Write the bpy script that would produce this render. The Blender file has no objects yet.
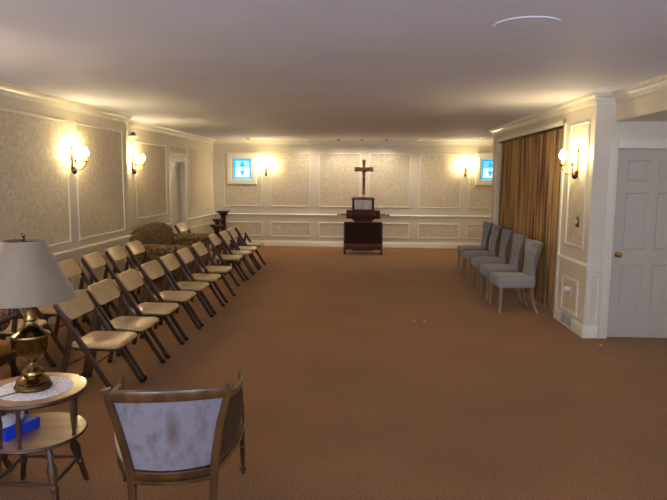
import bpy, bmesh, math, random
from mathutils import Vector, Matrix
random.seed(7)
PI = math.pi
SC = bpy.context.scene
COL = SC.collection

# ------------------------------------------------------------------ materials
def lin(c):
    r = []
    for v in c[:3]:
        v = v / 255.0
        r.append(v / 12.92 if v <= 0.04045 else ((v + 0.055) / 1.055) ** 2.4)
    return (r[0], r[1], r[2], 1.0)

def base_mat(name):
    m = bpy.data.materials.new(name); m.use_nodes = True
    nt = m.node_tree; b = nt.nodes['Principled BSDF']
    return m, nt, b

def mat(name, c1, rough=0.6, metal=0.0, c2=None, scale=20.0, bump=0.0, bscale=None, stretch=(1, 1, 1),
        detail=4.0, spec=0.5, emit=None, estr=0.0, c3=None, ramp=(0.35, 0.65), sheen=0.0, coat=0.0):
    m, nt, b = base_mat(name)
    N, L = nt.nodes, nt.links
    b.inputs['Roughness'].default_value = rough
    b.inputs['Metallic'].default_value = metal
    b.inputs['Specular IOR Level'].default_value = spec
    if sheen: b.inputs['Sheen Weight'].default_value = sheen
    if coat: b.inputs['Coat Weight'].default_value = coat
    tc = N.new('ShaderNodeTexCoord'); mp = N.new('ShaderNodeMapping')
    mp.inputs['Scale'].default_value = stretch
    L.new(tc.outputs['Object'], mp.inputs['Vector'])
    nz = N.new('ShaderNodeTexNoise'); nz.inputs['Scale'].default_value = scale; nz.inputs['Detail'].default_value = detail
    L.new(mp.outputs['Vector'], nz.inputs['Vector'])
    cr = N.new('ShaderNodeValToRGB')
    cr.color_ramp.elements[0].position = ramp[0]; cr.color_ramp.elements[1].position = ramp[1]
    cr.color_ramp.elements[0].color = lin(c1); cr.color_ramp.elements[1].color = lin(c2 or c1)
    if c3:
        e = cr.color_ramp.elements.new((ramp[0] + ramp[1]) / 2); e.color = lin(c3)
    L.new(nz.outputs['Fac'], cr.inputs['Fac']); L.new(cr.outputs['Color'], b.inputs['Base Color'])
    if bump:
        n2 = N.new('ShaderNodeTexNoise'); n2.inputs['Scale'].default_value = bscale or scale; n2.inputs['Detail'].default_value = 3
        L.new(mp.outputs['Vector'], n2.inputs['Vector'])
        bp = N.new('ShaderNodeBump'); bp.inputs['Strength'].default_value = bump; bp.inputs['Distance'].default_value = 0.01
        L.new(n2.outputs['Fac'], bp.inputs['Height']); L.new(bp.outputs['Normal'], b.inputs['Normal'])
    if emit:
        b.inputs['Emission Color'].default_value = lin(emit); b.inputs['Emission Strength'].default_value = estr
    return m

def wallpaper_mat():
    m, nt, b = base_mat('damask_wallpaper'); N, L = nt.nodes, nt.links
    tc = N.new('ShaderNodeTexCoord')
    d = N.new('ShaderNodeTexNoise'); d.inputs['Scale'].default_value = 5.0; d.inputs['Detail'].default_value = 2
    L.new(tc.outputs['Object'], d.inputs['Vector'])
    mx = N.new('ShaderNodeMixRGB'); mx.blend_type = 'ADD'; mx.inputs['Fac'].default_value = 0.35
    L.new(tc.outputs['Object'], mx.inputs['Color1']); L.new(d.outputs['Color'], mx.inputs['Color2'])
    v = N.new('ShaderNodeTexVoronoi'); v.feature = 'DISTANCE_TO_EDGE'; v.inputs['Scale'].default_value = 10.0
    L.new(mx.outputs['Color'], v.inputs['Vector'])
    cr = N.new('ShaderNodeValToRGB')
    cr.color_ramp.elements[0].position = 0.02; cr.color_ramp.elements[0].color = lin((228, 217, 194))
    cr.color_ramp.elements[1].position = 0.11; cr.color_ramp.elements[1].color = lin((214, 200, 172))
    L.new(v.outputs['Distance'], cr.inputs['Fac'])
    n2 = N.new('ShaderNodeTexNoise'); n2.inputs['Scale'].default_value = 60; L.new(tc.outputs['Object'], n2.inputs['Vector'])
    m2 = N.new('ShaderNodeMixRGB'); m2.blend_type = 'SOFT_LIGHT'; m2.inputs['Fac'].default_value = 0.12
    L.new(cr.outputs['Color'], m2.inputs['Color1']); L.new(n2.outputs['Fac'], m2.inputs['Color2'])
    L.new(m2.outputs['Color'], b.inputs['Base Color'])
    b.inputs['Roughness'].default_value = 0.75
    b.inputs['Specular IOR Level'].default_value = 0.3
    return m

def carpet_mat():
    m, nt, b = base_mat('brown_carpet'); N, L = nt.nodes, nt.links
    tc = N.new('ShaderNodeTexCoord')
    a = N.new('ShaderNodeTexNoise'); a.inputs['Scale'].default_value = 90; a.inputs['Detail'].default_value = 5
    c = N.new('ShaderNodeTexNoise'); c.inputs['Scale'].default_value = 1.1; c.inputs['Detail'].default_value = 4
    L.new(tc.outputs['Object'], a.inputs['Vector']); L.new(tc.outputs['Object'], c.inputs['Vector'])
    cr = N.new('ShaderNodeValToRGB')
    cr.color_ramp.elements[0].position = 0.3; cr.color_ramp.elements[0].color = lin((108, 73, 45))
    cr.color_ramp.elements[1].position = 0.7; cr.color_ramp.elements[1].color = lin((160, 116, 76))
    L.new(a.outputs['Fac'], cr.inputs['Fac'])
    cb = N.new('ShaderNodeValToRGB')
    cb.color_ramp.elements[0].position = 0.35; cb.color_ramp.elements[0].color = (0.84, 0.84, 0.84, 1)
    cb.color_ramp.elements[1].position = 0.65; cb.color_ramp.elements[1].color = (1, 1, 1, 1)
    L.new(c.outputs['Fac'], cb.inputs['Fac'])
    mm = N.new('ShaderNodeMixRGB'); mm.blend_type = 'MULTIPLY'; mm.inputs['Fac'].default_value = 1
    L.new(cr.outputs['Color'], mm.inputs['Color1']); L.new(cb.outputs['Color'], mm.inputs['Color2'])
    L.new(mm.outputs['Color'], b.inputs['Base Color'])
    b.inputs['Roughness'].default_value = 0.95; b.inputs['Specular IOR Level'].default_value = 0.1
    b.inputs['Sheen Weight'].default_value = 0.4; b.inputs['Sheen Tint'].default_value = lin((225, 188, 155)); b.inputs['Sheen Roughness'].default_value = 0.4
    bp = N.new('ShaderNodeBump'); bp.inputs['Strength'].default_value = 0.6; bp.inputs['Distance'].default_value = 0.006
    L.new(a.outputs['Fac'], bp.inputs['Height']); L.new(bp.outputs['Normal'], b.inputs['Normal'])
    return m

def lace_mat():
    m, nt, b = base_mat('white_lace'); N, L = nt.nodes, nt.links
    tc = N.new('ShaderNodeTexCoord')
    v = N.new('ShaderNodeTexVoronoi'); v.inputs['Scale'].default_value = 60
    L.new(tc.outputs['Object'], v.inputs['Vector'])
    cr = N.new('ShaderNodeValToRGB')
    cr.color_ramp.elements[0].position = 0.18; cr.color_ramp.elements[0].color = lin((176, 164, 156))
    cr.color_ramp.elements[1].position = 0.4; cr.color_ramp.elements[1].color = lin((236, 232, 230))
    L.new(v.outputs['Distance'], cr.inputs['Fac']); L.new(cr.outputs['Color'], b.inputs['Base Color'])
    b.inputs['Roughness'].default_value = 0.9
    return m

def stained_back_mat():
    # worn off-white velour with rubbed brown marks
    m, nt, b = base_mat('worn_grey_velour'); N, L = nt.nodes, nt.links
    tc = N.new('ShaderNodeTexCoord')
    mp = N.new('ShaderNodeMapping'); mp.inputs['Scale'].default_value = (1.3, 1, 0.8); L.new(tc.outputs['Object'], mp.inputs['Vector'])
    n = N.new('ShaderNodeTexNoise'); n.inputs['Scale'].default_value = 17; n.inputs['Detail'].default_value = 8
    L.new(mp.outputs['Vector'], n.inputs['Vector'])
    cr = N.new('ShaderNodeValToRGB')
    cr.color_ramp.elements[0].position = 0.26; cr.color_ramp.elements[0].color = lin((104, 90, 90))
    cr.color_ramp.elements[1].position = 0.52; cr.color_ramp.elements[1].color = lin((128, 122, 128))
    L.new(n.outputs['Fac'], cr.inputs['Fac'])
    # one brown rubbed patch in the middle of the panel
    mp2 = N.new('ShaderNodeMapping'); mp2.inputs['Location'].default_value = (-0.02 * 22, 0, -0.555 * 9)
    mp2.inputs['Scale'].default_value = (22, 0.0, 9); L.new(tc.outputs['Object'], mp2.inputs['Vector'])
    g = N.new('ShaderNodeTexGradient'); g.gradient_type = 'SPHERICAL'; L.new(mp2.outputs['Vector'], g.inputs['Vector'])
    mu = N.new('ShaderNodeMath'); mu.operation = 'MULTIPLY'; L.new(g.outputs['Fac'], mu.inputs[0]); L.new(n.outputs['Fac'], mu.inputs[1])
    mx = N.new('ShaderNodeMixRGB'); mx.inputs['Color2'].default_value = lin((88, 62, 50))
    m3 = N.new('ShaderNodeMath'); m3.operation = 'MULTIPLY'; m3.inputs[1].default_value = 1.7; m3.use_clamp = True; L.new(mu.outputs[0], m3.inputs[0]); L.new(m3.outputs[0], mx.inputs['Fac']); L.new(cr.outputs['Color'], mx.inputs['Color1'])
    L.new(mx.outputs['Color'], b.inputs['Base Color'])
    b.inputs['Roughness'].default_value = 0.9; b.inputs['Sheen Weight'].default_value = 0.2
    return m

M = dict(
    paint=mat('cream_paint', (224, 214, 192), 0.5, c2=(228, 219, 198), scale=2, spec=0.4),
    trim=mat('white_trim_paint', (237, 230, 210), 0.3, c2=(240, 233, 214), scale=3, spec=0.5),
    ceil=mat('ceiling_paint', (232, 234, 248), 0.7, c2=(237, 239, 252), scale=1.2, spec=0.3, bump=0.04, bscale=60),
    paper=wallpaper_mat(), carpet=carpet_mat(),
    door=mat('door_paint', (196, 188, 172), 0.4, c2=(201, 193, 177), scale=2),
    vinyl=mat('beige_vinyl', (190, 160, 112), 0.32, c2=(202, 172, 124), scale=9, bump=0.12, bscale=70, spec=0.55),
    brownmetal=mat('brown_enamelled_steel', (66, 44, 27), 0.4, 0.1, c2=(78, 54, 35), scale=30, spec=0.5, coat=0.1),
    rubber=mat('dark_rubber', (28, 26, 25), 0.8),
    brass=mat('polished_brass', (196, 152, 74), 0.2, 1.0, c2=(170, 128, 60), scale=12),
    oldbrass=mat('antique_brass', (150, 124, 78), 0.2, 1.0, c2=(92, 74, 44), scale=18, ramp=(0.3, 0.75)),
    darkbrass=mat('dark_bronze', (60, 48, 32), 0.4, 0.8),
    chrome=mat('steel_metal', (190, 192, 196), 0.2, 1.0),
    walnut=mat('honey_walnut_wood', (60, 36, 14), 0.28, c2=(94, 62, 27), scale=14, stretch=(1, 1, 0.2), bump=0.05, coat=0.2),
    tabwood=mat('table_wood', (52, 34, 21), 0.38, c2=(78, 51, 30), scale=10, stretch=(0.3, 2, 1), coat=0.1),
    tabtop=mat('maple_table_top', (168, 118, 76), 0.32, c2=(188, 142, 98), scale=7, stretch=(0.4, 3, 1), coat=0.4),
    mahog=mat('mahogany_wood', (70, 22, 13), 0.5, c2=(98, 34, 19), scale=14, stretch=(0.3, 1, 2), spec=0.3),
    redvel=mat('dark_red_velvet', (44, 8, 11), 0.8, c2=(54, 11, 14), scale=20, sheen=0.1),
    redpad=mat('red_vinyl_pad', (100, 24, 22), 0.55, c2=(112, 30, 27), scale=20),
    blackwd=mat('black_lacquer', (22, 15, 15), 0.35, c2=(30, 20, 18), scale=20),
    darkwood=mat('dark_carved_wood', (40, 22, 14), 0.4, c2=(62, 36, 20), scale=20),
    greyfab=mat('taupe_linen', (138, 135, 138), 0.9, c2=(154, 151, 154), scale=160, bump=0.2, bscale=260, sheen=0.15),
    greyleg=mat('grey_washed_wood', (134, 118, 100), 0.55, c2=(160, 142, 120), scale=16, stretch=(1, 1, 0.2)),
    floral=mat('brown_floral_fabric', (82, 62, 37), 0.9, c2=(150, 122, 82), c3=(110, 86, 54), scale=26, detail=6, ramp=(0.38, 0.62), bump=0.15, bscale=150),
    swirl=mat('tan_swirl_fabric', (86, 68, 46), 0.9, c2=(166, 138, 102), c3=(130, 102, 70), scale=34, detail=3, ramp=(0.42, 0.58)),
    gold=mat('gold_seat_fabric', (150, 106, 36), 0.85, c2=(172, 126, 50), scale=30, bump=0.1),
    redflor=mat('dark_red_brocade', (60, 26, 18), 0.85, c2=(128, 90, 60), scale=40, ramp=(0.45, 0.6)),
    cane=mat('dark_woven_cane', (44, 28, 20), 0.7, c2=(92, 68, 50), scale=150, ramp=(0.45, 0.6), bump=0.3),
    cream_seat=mat('cream_seat_fabric', (190, 172, 136), 0.8, c2=(204, 186, 150), scale=40),
    velour=stained_back_mat(),
    shade=mat('pearl_lampshade_fabric', (134, 117, 95), 0.5, c2=(142, 125, 102), scale=6, stretch=(3, 3, 0.2), sheen=0.2),
    lace=lace_mat(),
    blue=mat('blue_carton', (8, 46, 190), 0.45, c2=(20, 70, 214), scale=24),
    paperw=mat('white_tissue', (222, 220, 222), 0.9),
    plastic=mat('white_plastic', (226, 222, 214), 0.35),
    camdark=mat('smoked_plastic_dome', (84, 84, 96), 0.15, c2=(104, 104, 120), scale=40),
    candle=mat('ivory_candle_sleeve', (236, 222, 190), 0.5),
    bulb=mat('lit_flame_bulb', (255, 240, 210), 0.4, emit=(255, 231, 176), estr=68.0),
    lens=mat('downlight_lens', (236, 232, 226), 0.25, emit=(255, 236, 214), estr=0.5),
    dimlens=mat('downlight_baffle', (120, 112, 106), 0.5),
    glassw=mat('white_stained_glass', (214, 240, 250), 0.2, c2=(190, 230, 246), scale=9, emit=(200, 232, 250), estr=0.62),
    glasssky=mat('pale_blue_stained_glass', (140, 208, 240), 0.2, emit=(120, 200, 240), estr=0.45),
    glassc=mat('cyan_stained_glass', (0, 110, 190), 0.2, emit=(0, 178, 226), estr=0.55),
    corpus=mat('bronze_figure', (150, 122, 78), 0.5, 0.3),
    crosswood=mat('cross_wood', (186, 126, 74), 0.45, c2=(206, 148, 92), scale=30, stretch=(1, 1, 0.3)),
    greygreen=mat('frosted_case_glass', (206, 212, 192), 0.4, c2=(232, 234, 216), scale=8, stretch=(3, 1, 0.3)),
    ventm=mat('vent_grille_metal', (170, 170, 172), 0.5, c2=(184, 184, 186), scale=12),
    dark=mat('dark_void', (26, 24, 24), 0.8),
)

def accordion_mat():
    m, nt, b = base_mat('walnut_accordion_vinyl'); N, L = nt.nodes, nt.links
    tc = N.new('ShaderNodeTexCoord'); mp = N.new('ShaderNodeMapping'); mp.inputs['Scale'].default_value = (9, 9, 0.25)
    L.new(tc.outputs['Object'], mp.inputs['Vector'])
    n = N.new('ShaderNodeTexNoise'); n.inputs['Scale'].default_value = 3.2; n.inputs['Detail'].default_value = 6
    L.new(mp.outputs['Vector'], n.inputs['Vector'])
    cr = N.new('ShaderNodeValToRGB')
    cr.color_ramp.elements[0].position = 0.36; cr.color_ramp.elements[0].color = lin((90, 58, 30))
    cr.color_ramp.elements[1].position = 0.62; cr.color_ramp.elements[1].color = lin((190, 146, 86))
    L.new(n.outputs['Fac'], cr.inputs['Fac']); L.new(cr.outputs['Color'], b.inputs['Base Color'])
    b.inputs['Roughness'].default_value = 0.5; b.inputs['Specular IOR Level'].default_value = 0.35
    return m
M['accord'] = accordion_mat()

# ------------------------------------------------------------------ mesh tools
class MB:
    def __init__(s): s.bm = bmesh.new()
    def _faces(s, vs, fs, smooth=True):
        bv = [s.bm.verts.new(v) for v in vs]
        for f in fs:
            try:
                nf = s.bm.faces.new([bv[i] for i in f]); nf.smooth = smooth
            except ValueError: pass
        return bv
    def box(s, x0, x1, y0, y1, z0, z1, bev=0.0, seg=2):
        b2 = bmesh.new(); bmesh.ops.create_cube(b2, size=1)
        for v in b2.verts:
            v.co = Vector(((x0 + x1) / 2 + v.co.x * (x1 - x0), (y0 + y1) / 2 + v.co.y * (y1 - y0), (z0 + z1) / 2 + v.co.z * (z1 - z0)))
        if bev: bmesh.ops.bevel(b2, geom=b2.edges[:], offset=bev, segments=seg, affect='EDGES', profile=0.5)
        s.merge(b2); return s
    def merge(s, b2, mtx=None):
        if mtx is not None: bmesh.ops.transform(b2, matrix=mtx, verts=b2.verts)
        me = bpy.data.meshes.new('tmp'); b2.to_mesh(me); b2.free(); s.bm.from_mesh(me); bpy.data.meshes.remove(me)
    def loft(s, rings, cap=True, closed=True, smooth=True):
        n = len(rings[0]); vs = [v for r in rings for v in r]; fs = []
        for i in range(len(rings) - 1):
            for j in range(n if closed else n - 1):
                k = (j + 1) % n
                fs.append((i * n + j, i * n + k, (i + 1) * n + k, (i + 1) * n + j))
        if cap and closed:
            fs.append(tuple(range(n))[::-1]); fs.append(tuple((len(rings) - 1) * n + j for j in range(n)))
        s._faces(vs, fs, smooth); return s
    def lathe(s, prof, c=(0, 0, 0), n=24, flute=None):
        rings = []
        for i, (r, z) in enumerate(prof):
            ring = []
            for j in range(n):
                a = 2 * PI * j / n; rr = max(r, 1e-4)
                if flute and flute[0] <= z <= flute[1]: rr *= 1 - 0.05 * (j % 2)
                ring.append(Vector((c[0] + rr * math.cos(a), c[1] + rr * math.sin(a), c[2] + z)))
            rings.append(ring)
        return s.loft(rings)
    def lathe_axis(s, prof, p0, p1, n=12):
        p0, p1 = Vector(p0), Vector(p1); d = (p1 - p0); Lh = d.length; d.normalize()
        a = d.orthogonal().normalized(); b = d.cross(a)
        rings = [[p0 + d * (t * Lh) + (a * math.cos(2 * PI * j / n) + b * math.sin(2 * PI * j / n)) * max(r, 1e-4) for j in range(n)] for (r, t) in prof]
        return s.loft(rings)
    def tube(s, pts, r, n=8, ry=None, up=(0, 0, 1), sq=False):
        """sweep an oval (or rounded rectangular) section along pts; r may be a list; r across, ry along up"""
        pts = [Vector(p) for p in pts]; rings = []; up = Vector(up)
        for i, p in enumerate(pts):
            d = (pts[min(i + 1, len(pts) - 1)] - pts[max(i - 1, 0)]).normalized()
            u = up - d * up.dot(d)
            if u.length < 0.05: u = d.orthogonal()
            u.normalize(); w = d.cross(u)
            ra = r[i] if isinstance(r, (list, tuple)) else r
            rb = (ry[i] if isinstance(ry, (list, tuple)) else ry) if ry is not None else ra
            ring = []
            for j in range(n):
                a = 2 * PI * (j + 0.5) / n; ca, sa = math.cos(a), math.sin(a)
                if sq:
                    k = 0.45; ca = math.copysign(abs(ca) ** k, ca); sa = math.copysign(abs(sa) ** k, sa)
                ring.append(p + w * (ca * ra) + u * (sa * rb))
            rings.append(ring)
        return s.loft(rings)
    def pad(s, outline, t, fn, rings=5, edge=0.35, dome=0.0):
        """soft pad: outline is a list of (a,b); thickness t along c; fn(a,b,c)->xyz"""
        ca = sum(p[0] for p in outline) / len(outline); cb = sum(p[1] for p in outline) / len(outline)
        L = []
        def ring(sc, c): return [Vector(fn(ca + (a - ca) * sc, cb + (b - cb) * sc, c)) for a, b in outline]
        seq = []
        for k in range(rings + 1):
            th = PI / 2 * k / rings
            seq.append((1 - edge * (1 - math.cos(th)) * 0.35, t / 2 * math.sin(th)))
        inner = [0.62, 0.35, 0.1]
        s0 = seq[-1][0]
        top = seq + [(q * s0, t / 2 + dome * (1 - q * q)) for q in inner]
        bot = [(a, -c) for a, c in seq] + [(q * s0, -t / 2) for q in inner]
        allr = [ring(a, c) for a, c in bot[::-1]] + [ring(a, c) for a, c in top[1:]]
        return s.loft(allr)
    def xform(s, mtx): bmesh.ops.transform(s.bm, matrix=mtx, verts=s.bm.verts); return s
    def build(s, name, m, parent=None, loc=None, auto=35):
        me = bpy.data.meshes.new(name)
        bmesh.ops.recalc_face_normals(s.bm, faces=s.bm.faces)
        s.bm.to_mesh(me); s.bm.free()
        me.materials.append(m)
        o = bpy.data.objects.new(name, me); COL.objects.link(o)
        if loc: o.location = loc
        if parent: o.parent = parent
        if auto:
            me.set_sharp_from_angle(angle=math.radians(auto))
        return o

def rrect(w, h, r, n=5, cx=0, cy=0):
    pts = []
    for qx, qy, a0 in ((1, 1, 0), (-1, 1, 90), (-1, -1, 180), (1, -1, 270)):
        for k in range(n + 1):
            a = math.radians(a0 + 90 * k / n)
            pts.append((cx + qx * (w / 2 - r) + r * math.cos(a), cy + qy * (h / 2 - r) + r * math.sin(a)))
    return pts

def tag(o, label=None, cat=None, group=None, kind=None):
    if label: o['label'] = label
    if cat: o['category'] = cat
    if group: o['group'] = group
    if kind: o['kind'] = kind
    return o
def empty(name, loc=(0, 0, 0), rz=0.0):
    o = bpy.data.objects.new(name, None); COL.objects.link(o); o.location = loc; o.rotation_euler = (0, 0, rz)
    o.empty_display_size = 0.1
    return o
def copy_tree(o, parent=None):
    c = o.copy(); COL.objects.link(c); c.parent = parent
    for ch in list(o.children):
        if ch.name != c.name: copy_tree(ch, c)
    return c
def struct(o): o['kind'] = 'structure'; return o

# ------------------------------------------------------------------ room
H = 2.6
XL, XLF, YB = -3.55, -3.62, 14.78      # near-left wall, far-left wall, back wall
YJ = 9.07                              # jog between the two left walls
XR, YR = 2.44, 6.49                    # right wall plane, its near corner
XBK = 2.64                             # bulkhead
Y0, XE = -3.2, 4.7

struct(MB().box(XL - 0.4, XE + 0.1, Y0 - 0.1, YB + 0.15, -0.1, 0).build('floor', M['carpet']))
struct(MB().box(XL - 0.4, XE + 0.1, Y0 - 0.1, YB + 0.15, H, H + 0.1).build('ceiling', M['ceil']))

def grid_wall(name, axis, plane, a0, a1, z0, z1, holes, thick, m=None):
    """wall with rectangular holes; axis 'x': plane X=plane spans y; thick is signed, away from the room"""
    As = sorted(set([a0, a1] + [h[0] for h in holes] + [h[1] for h in holes]))
    Zs = sorted(set([z0, z1] + [h[2] for h in holes] + [h[3] for h in holes]))
    mb = MB()
    for i in range(len(As) - 1):
        for j in range(len(Zs) - 1):
            ac, zc = (As[i] + As[i + 1]) / 2, (Zs[j] + Zs[j + 1]) / 2
            if any(h[0] < ac < h[1] and h[2] < zc < h[3] for h in holes): continue
            p0, p1 = sorted((plane, plane + thick))
            if axis == 'x': mb.box(p0, p1, As[i], As[i + 1], Zs[j], Zs[j + 1])
            else: mb.box(As[i], As[i + 1], p0, p1, Zs[j], Zs[j + 1])
    return struct(mb.build(name, m or M['paint']))

def molded_panel(wall, axis, plane, sgn, a0, a1, z0, z1, w=0.032, d=0.016, paper=True):
    """applied picture-frame moulding with wallpaper inside; sgn points into the room"""
    if paper:
        mb = MB(); e = 0.003 * sgn; p0, p1 = sorted((plane, plane + e))
        if axis == 'x': mb.box(p0, p1, a0 + w * .5, a1 - w * .5, z0 + w * .5, z1 - w * .5)
        else: mb.box(a0 + w * .5, a1 - w * .5, p0, p1, z0 + w * .5, z1 - w * .5)
        mb.build('wallpaper_panel', M['paper'], wall)
    mb = MB()
    prof = [(0, 0.0), (0.15, 0.55), (0.4, 0.75), (0.55, 1.0), (0.8, 0.85), (1.0, 0.0)]
    rings = []
    for (ta, td) in prof:
        i = w * ta; c = plane + sgn * (d * td + 0.0006)
        q = [(a0 + i, z0 + i), (a1 - i, z0 + i), (a1 - i, z1 - i), (a0 + i, z1 - i)]
        rings.append([Vector((c, a, z)) if axis == 'x' else Vector((a, c, z)) for a, z in q])
    mb.loft(rings, cap=False, smooth=False)
    mb.build('panel_molding', M['trim'], wall)

def run_profile(name, pts2d, path, m, parent=None, kind=True):
    """pts2d: (out, z) profile; path: list of (x,y, nx,ny) with mitred outward direction vectors"""
    mb = MB(); rings = []
    for (x, y, nx, ny) in path:
        rings.append([Vector((x + nx * o, y + ny * o, z)) for o, z in pts2d])
    mb.loft(rings, cap=True, closed=True, smooth=False)
    o = mb.build(name, m, parent)
    if kind and not parent: struct(o)
    return o
CROWN = [(0, H - 0.105), (0.012, H - 0.105), (0.014, H - 0.09), (0.022, H - 0.085), (0.03, H - 0.06), (0.05, H - 0.035), (0.066, H - 0.028), (0.07, H - 0.015), (0.08, H - 0.012), (0.085, H), (0, H)]
BASE = [(0, 0), (0.016, 0), (0.016, 0.10), (0.012, 0.115), (0.006, 0.125), (0.004, 0.135), (0, 0.14)]
RAIL = [(0, 0.745), (0.010, 0.748), (0.012, 0.765), (0.026, 0.775), (0.03, 0.79), (0.024, 0.80), (0.014, 0.806), (0, 0.81)]

# left walls
wl = grid_wall('wall_left', 'x', XL, Y0, YJ, 0, H, [], -0.3)
for a0, a1 in ((-1.1, 0.4), (0.6, 2.1), (2.3, 3.8), (4.0, 5.5), (5.7, 7.2), (7.4, 8.9)):
    molded_panel(wl, 'x', XL, 1, a0, a1, 0.885, 2.37); molded_panel(wl, 'x', XL, 1, a0, a1, 0.22, 0.64)
DOOR = (11.62, 12.50)
wlf = grid_wall('wall_left_far', 'x', XLF, YJ - 0.2, YB + 0.05, 0, H, [(DOOR[0], DOOR[1], 0, 2.0)], -0.12)
wlf.name = 'wall_far_left'
FANG = -0.0245                     # this wall runs slightly askew
def skew(o):
    p = Vector((XLF, YB, 0)); R_ = Matrix.Rotation(FANG, 3, 'Z')
    o.location = p + R_ @ (Vector(o.location) - p); o.rotation_euler[2] += FANG
XLJ = XLF - math.tan(0.0245) * (YB - YJ)
molded_panel(wlf, 'x', XLF, 1, 9.90, 11.38, 0.975, 2.285); molded_panel(wlf, 'x', XLF, 1, 9.90, 11.38, 0.24, 0.62)
molded_panel(wlf, 'x', XLF, 1, 12.80, 14.62, 0.93, 2.31); molded_panel(wlf, 'x', XLF, 1, 12.80, 14.62, 0.24, 0.60)
molded_panel(wlf, 'x', XLF, 1, 11.58, 12.60, 2.15, 2.31)
skew(wlf)
wb = grid_wall('wall_back', 'y', YB, XLF - 0.12, XE, 0, H, [(-3.15, -2.69, 1.64, 2.16), (2.91, 3.37, 1.67, 2.19)], 0.15)
for a0, a1 in ((-2.21, -1.22), (-1.02, 0.0), (0.2, 1.22), (1.42, 2.44)):
    molded_panel(wb, 'y', YB, -1, a0, a1, 0.975, 2.30)
# end panels carry the windows: same moulding, paper cut round the window
for a0, a1, w0, w1, wz0, wz1 in ((-3.38, -2.41, -3.29, -2.54, 1.53, 2.29), (2.62, 3.62, 2.77, 3.51, 1.56, 2.31)):
    molded_panel(wb, 'y', YB, -1, a0, a1, 0.975, 2.30, paper=False)
    pm = MB()
    for (xa, xb, za, zb) in ((a0 + .01, a1 - .01, 0.985, wz0 + .02), (a0 + .01, w0 + .02, wz0 + .02, 2.29), (w1 - .02, a1 - .01, wz0 + .02, 2.29)):
        pm.box(xa, xb, YB - 0.003, YB, za, zb)
    pm.build('wallpaper_panel', M['paper'], wb)
for a0, a1 in ((-3.38, -2.41), (-2.21, -1.22), (-1.02, 0.0), (0.2, 1.22), (1.42, 2.44), (2.62, 3.62)):
    molded_panel(wb, 'y', YB, -1, a0, a1, 0.235, 0.61)

wr = grid_wall('wall_right', 'x', XR, YR, 11.34, 0, H, [(7.45, 10.95, 0, 2.36)], 0.18)
molded_panel(wr, 'x', XR, -1, 6.62, 7.20, 0.95, 2.345); molded_panel(wr, 'x', XR, -1, 6.70, 7.22, 0.18, 0.585, w=0.028)
# casing of the partition opening
cs = MB(); cs.box(XR - 0.018, XR, 7.385, 7.45, 0, 2.42, 0.004); cs.box(XR - 0.018, XR, 10.95, 11.01, 0, 2.42, 0.004); cs.box(XR - 0.018, XR, 7.385, 11.01, 2.36, 2.42, 0.004)
struct(cs.build('trim_1', M['trim']))
struct(MB().box(XR + 0.18, XE, 11.2, 11.34, 0, H).build('wall_partition_return', M['paint'])).name = 'wall_right_return'
# alcove with the closet door
DX0, DX1, DZ = 2.69, 3.49, 2.035
wd = grid_wall('wall_alcove', 'y', YR, XR + 0.18, XE, 0, H, [(DX0, DX1, 0, DZ)], 0.12)
# small panel left of the door
molded_panel(wd, 'y', YR, -1, XR + 0.03, 2.575, 0.2, 0.70, w=0.02, d=0.008, paper=False)
struct(MB().box(XBK, XE, Y0, YR, 2.315, H).build('ceiling_bulkhead', M['paint']))
grid_wall('wall_alcove_side', 'x', XE - 0.1, Y0, YR, 0, 2.315, [], 0.1)
# rear wall, behind the camera, with two tall daylight windows
wr2 = grid_wall('wall_front', 'y', Y0, XL - 0.2, XE, 0, H, [(-2.6, -0.9, 0.5, 2.2), (0.5, 2.2, 0.5, 2.2), (2.9, 4.3, 0.3, 2.2)], -0.15)
grid_wall('wall_far_right', 'x', XE - 0.1, 11.34, YB, 0, H, [], 0.1)

def seg(xa, ya, xb, yb, nx, ny, e0=(0, 0), e1=(0, 0)):
    return [(xa, ya, nx + e0[0], ny + e0[1]), (xb, yb, nx + e1[0], ny + e1[1])]
crown_l = [(XL, Y0, 1, 0), (XL, YJ, 1, 1), (XLJ, YJ, 1, 1), (XLF, YB, 1, -1), (XE - .1, YB, -1, -1)]
run_profile('trim_2', CROWN, crown_l, M['trim'])
crown_r = [(XR + 0.18, 11.34, -1, 1), (XR, 11.34, -1, 1), (XR, YR, -1, -1), (XBK, YR, -1, -1), (XBK, Y0, -1, 0)]
run_profile('trim_3', CROWN, crown_r[0:], M['trim'])
def bb(name, prof, path): return run_profile(name, prof, path, M['trim'])
bb('baseboard_left', BASE, [(XL, Y0, 1, 0), (XL, YJ, 1, 1), (XLJ, YJ, 1, 1), (XLF - 0.0245 * (YB - (DOOR[0] - 0.1)), DOOR[0] - 0.1, 1, 0)])
bb('baseboard_back', BASE, [(XLF - 0.0245 * (YB - (DOOR[1] + 0.1)), DOOR[1] + 0.1, 1, 0), (XLF, YB, 1, -1), (XE - .1, YB, -1, -1)])
bb('baseboard_right', BASE, [(XR, 7.385, -1, 0), (XR, YR, -1, -1), (2.60, YR, 0, -1)])
bb('trim_4', RAIL, [(XL, Y0, 1, 0), (XL, YJ, 1, 1), (XLJ, YJ, 1, 1), (XLF - 0.0245 * (YB - (DOOR[0] - 0.1)), DOOR[0] - 0.1, 1, 0)])
bb('trim_5', RAIL, [(XLF - 0.0245 * (YB - (DOOR[1] + 0.1)), DOOR[1] + 0.1, 1, 0), (XLF, YB, 1, -1), (XE - .1, YB, -1, -1)])
bb('trim_6', RAIL, [(XR, 7.385, -1, 0), (XR, YR, -1, -1), (2.60, YR, 0, -1)])

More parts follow.
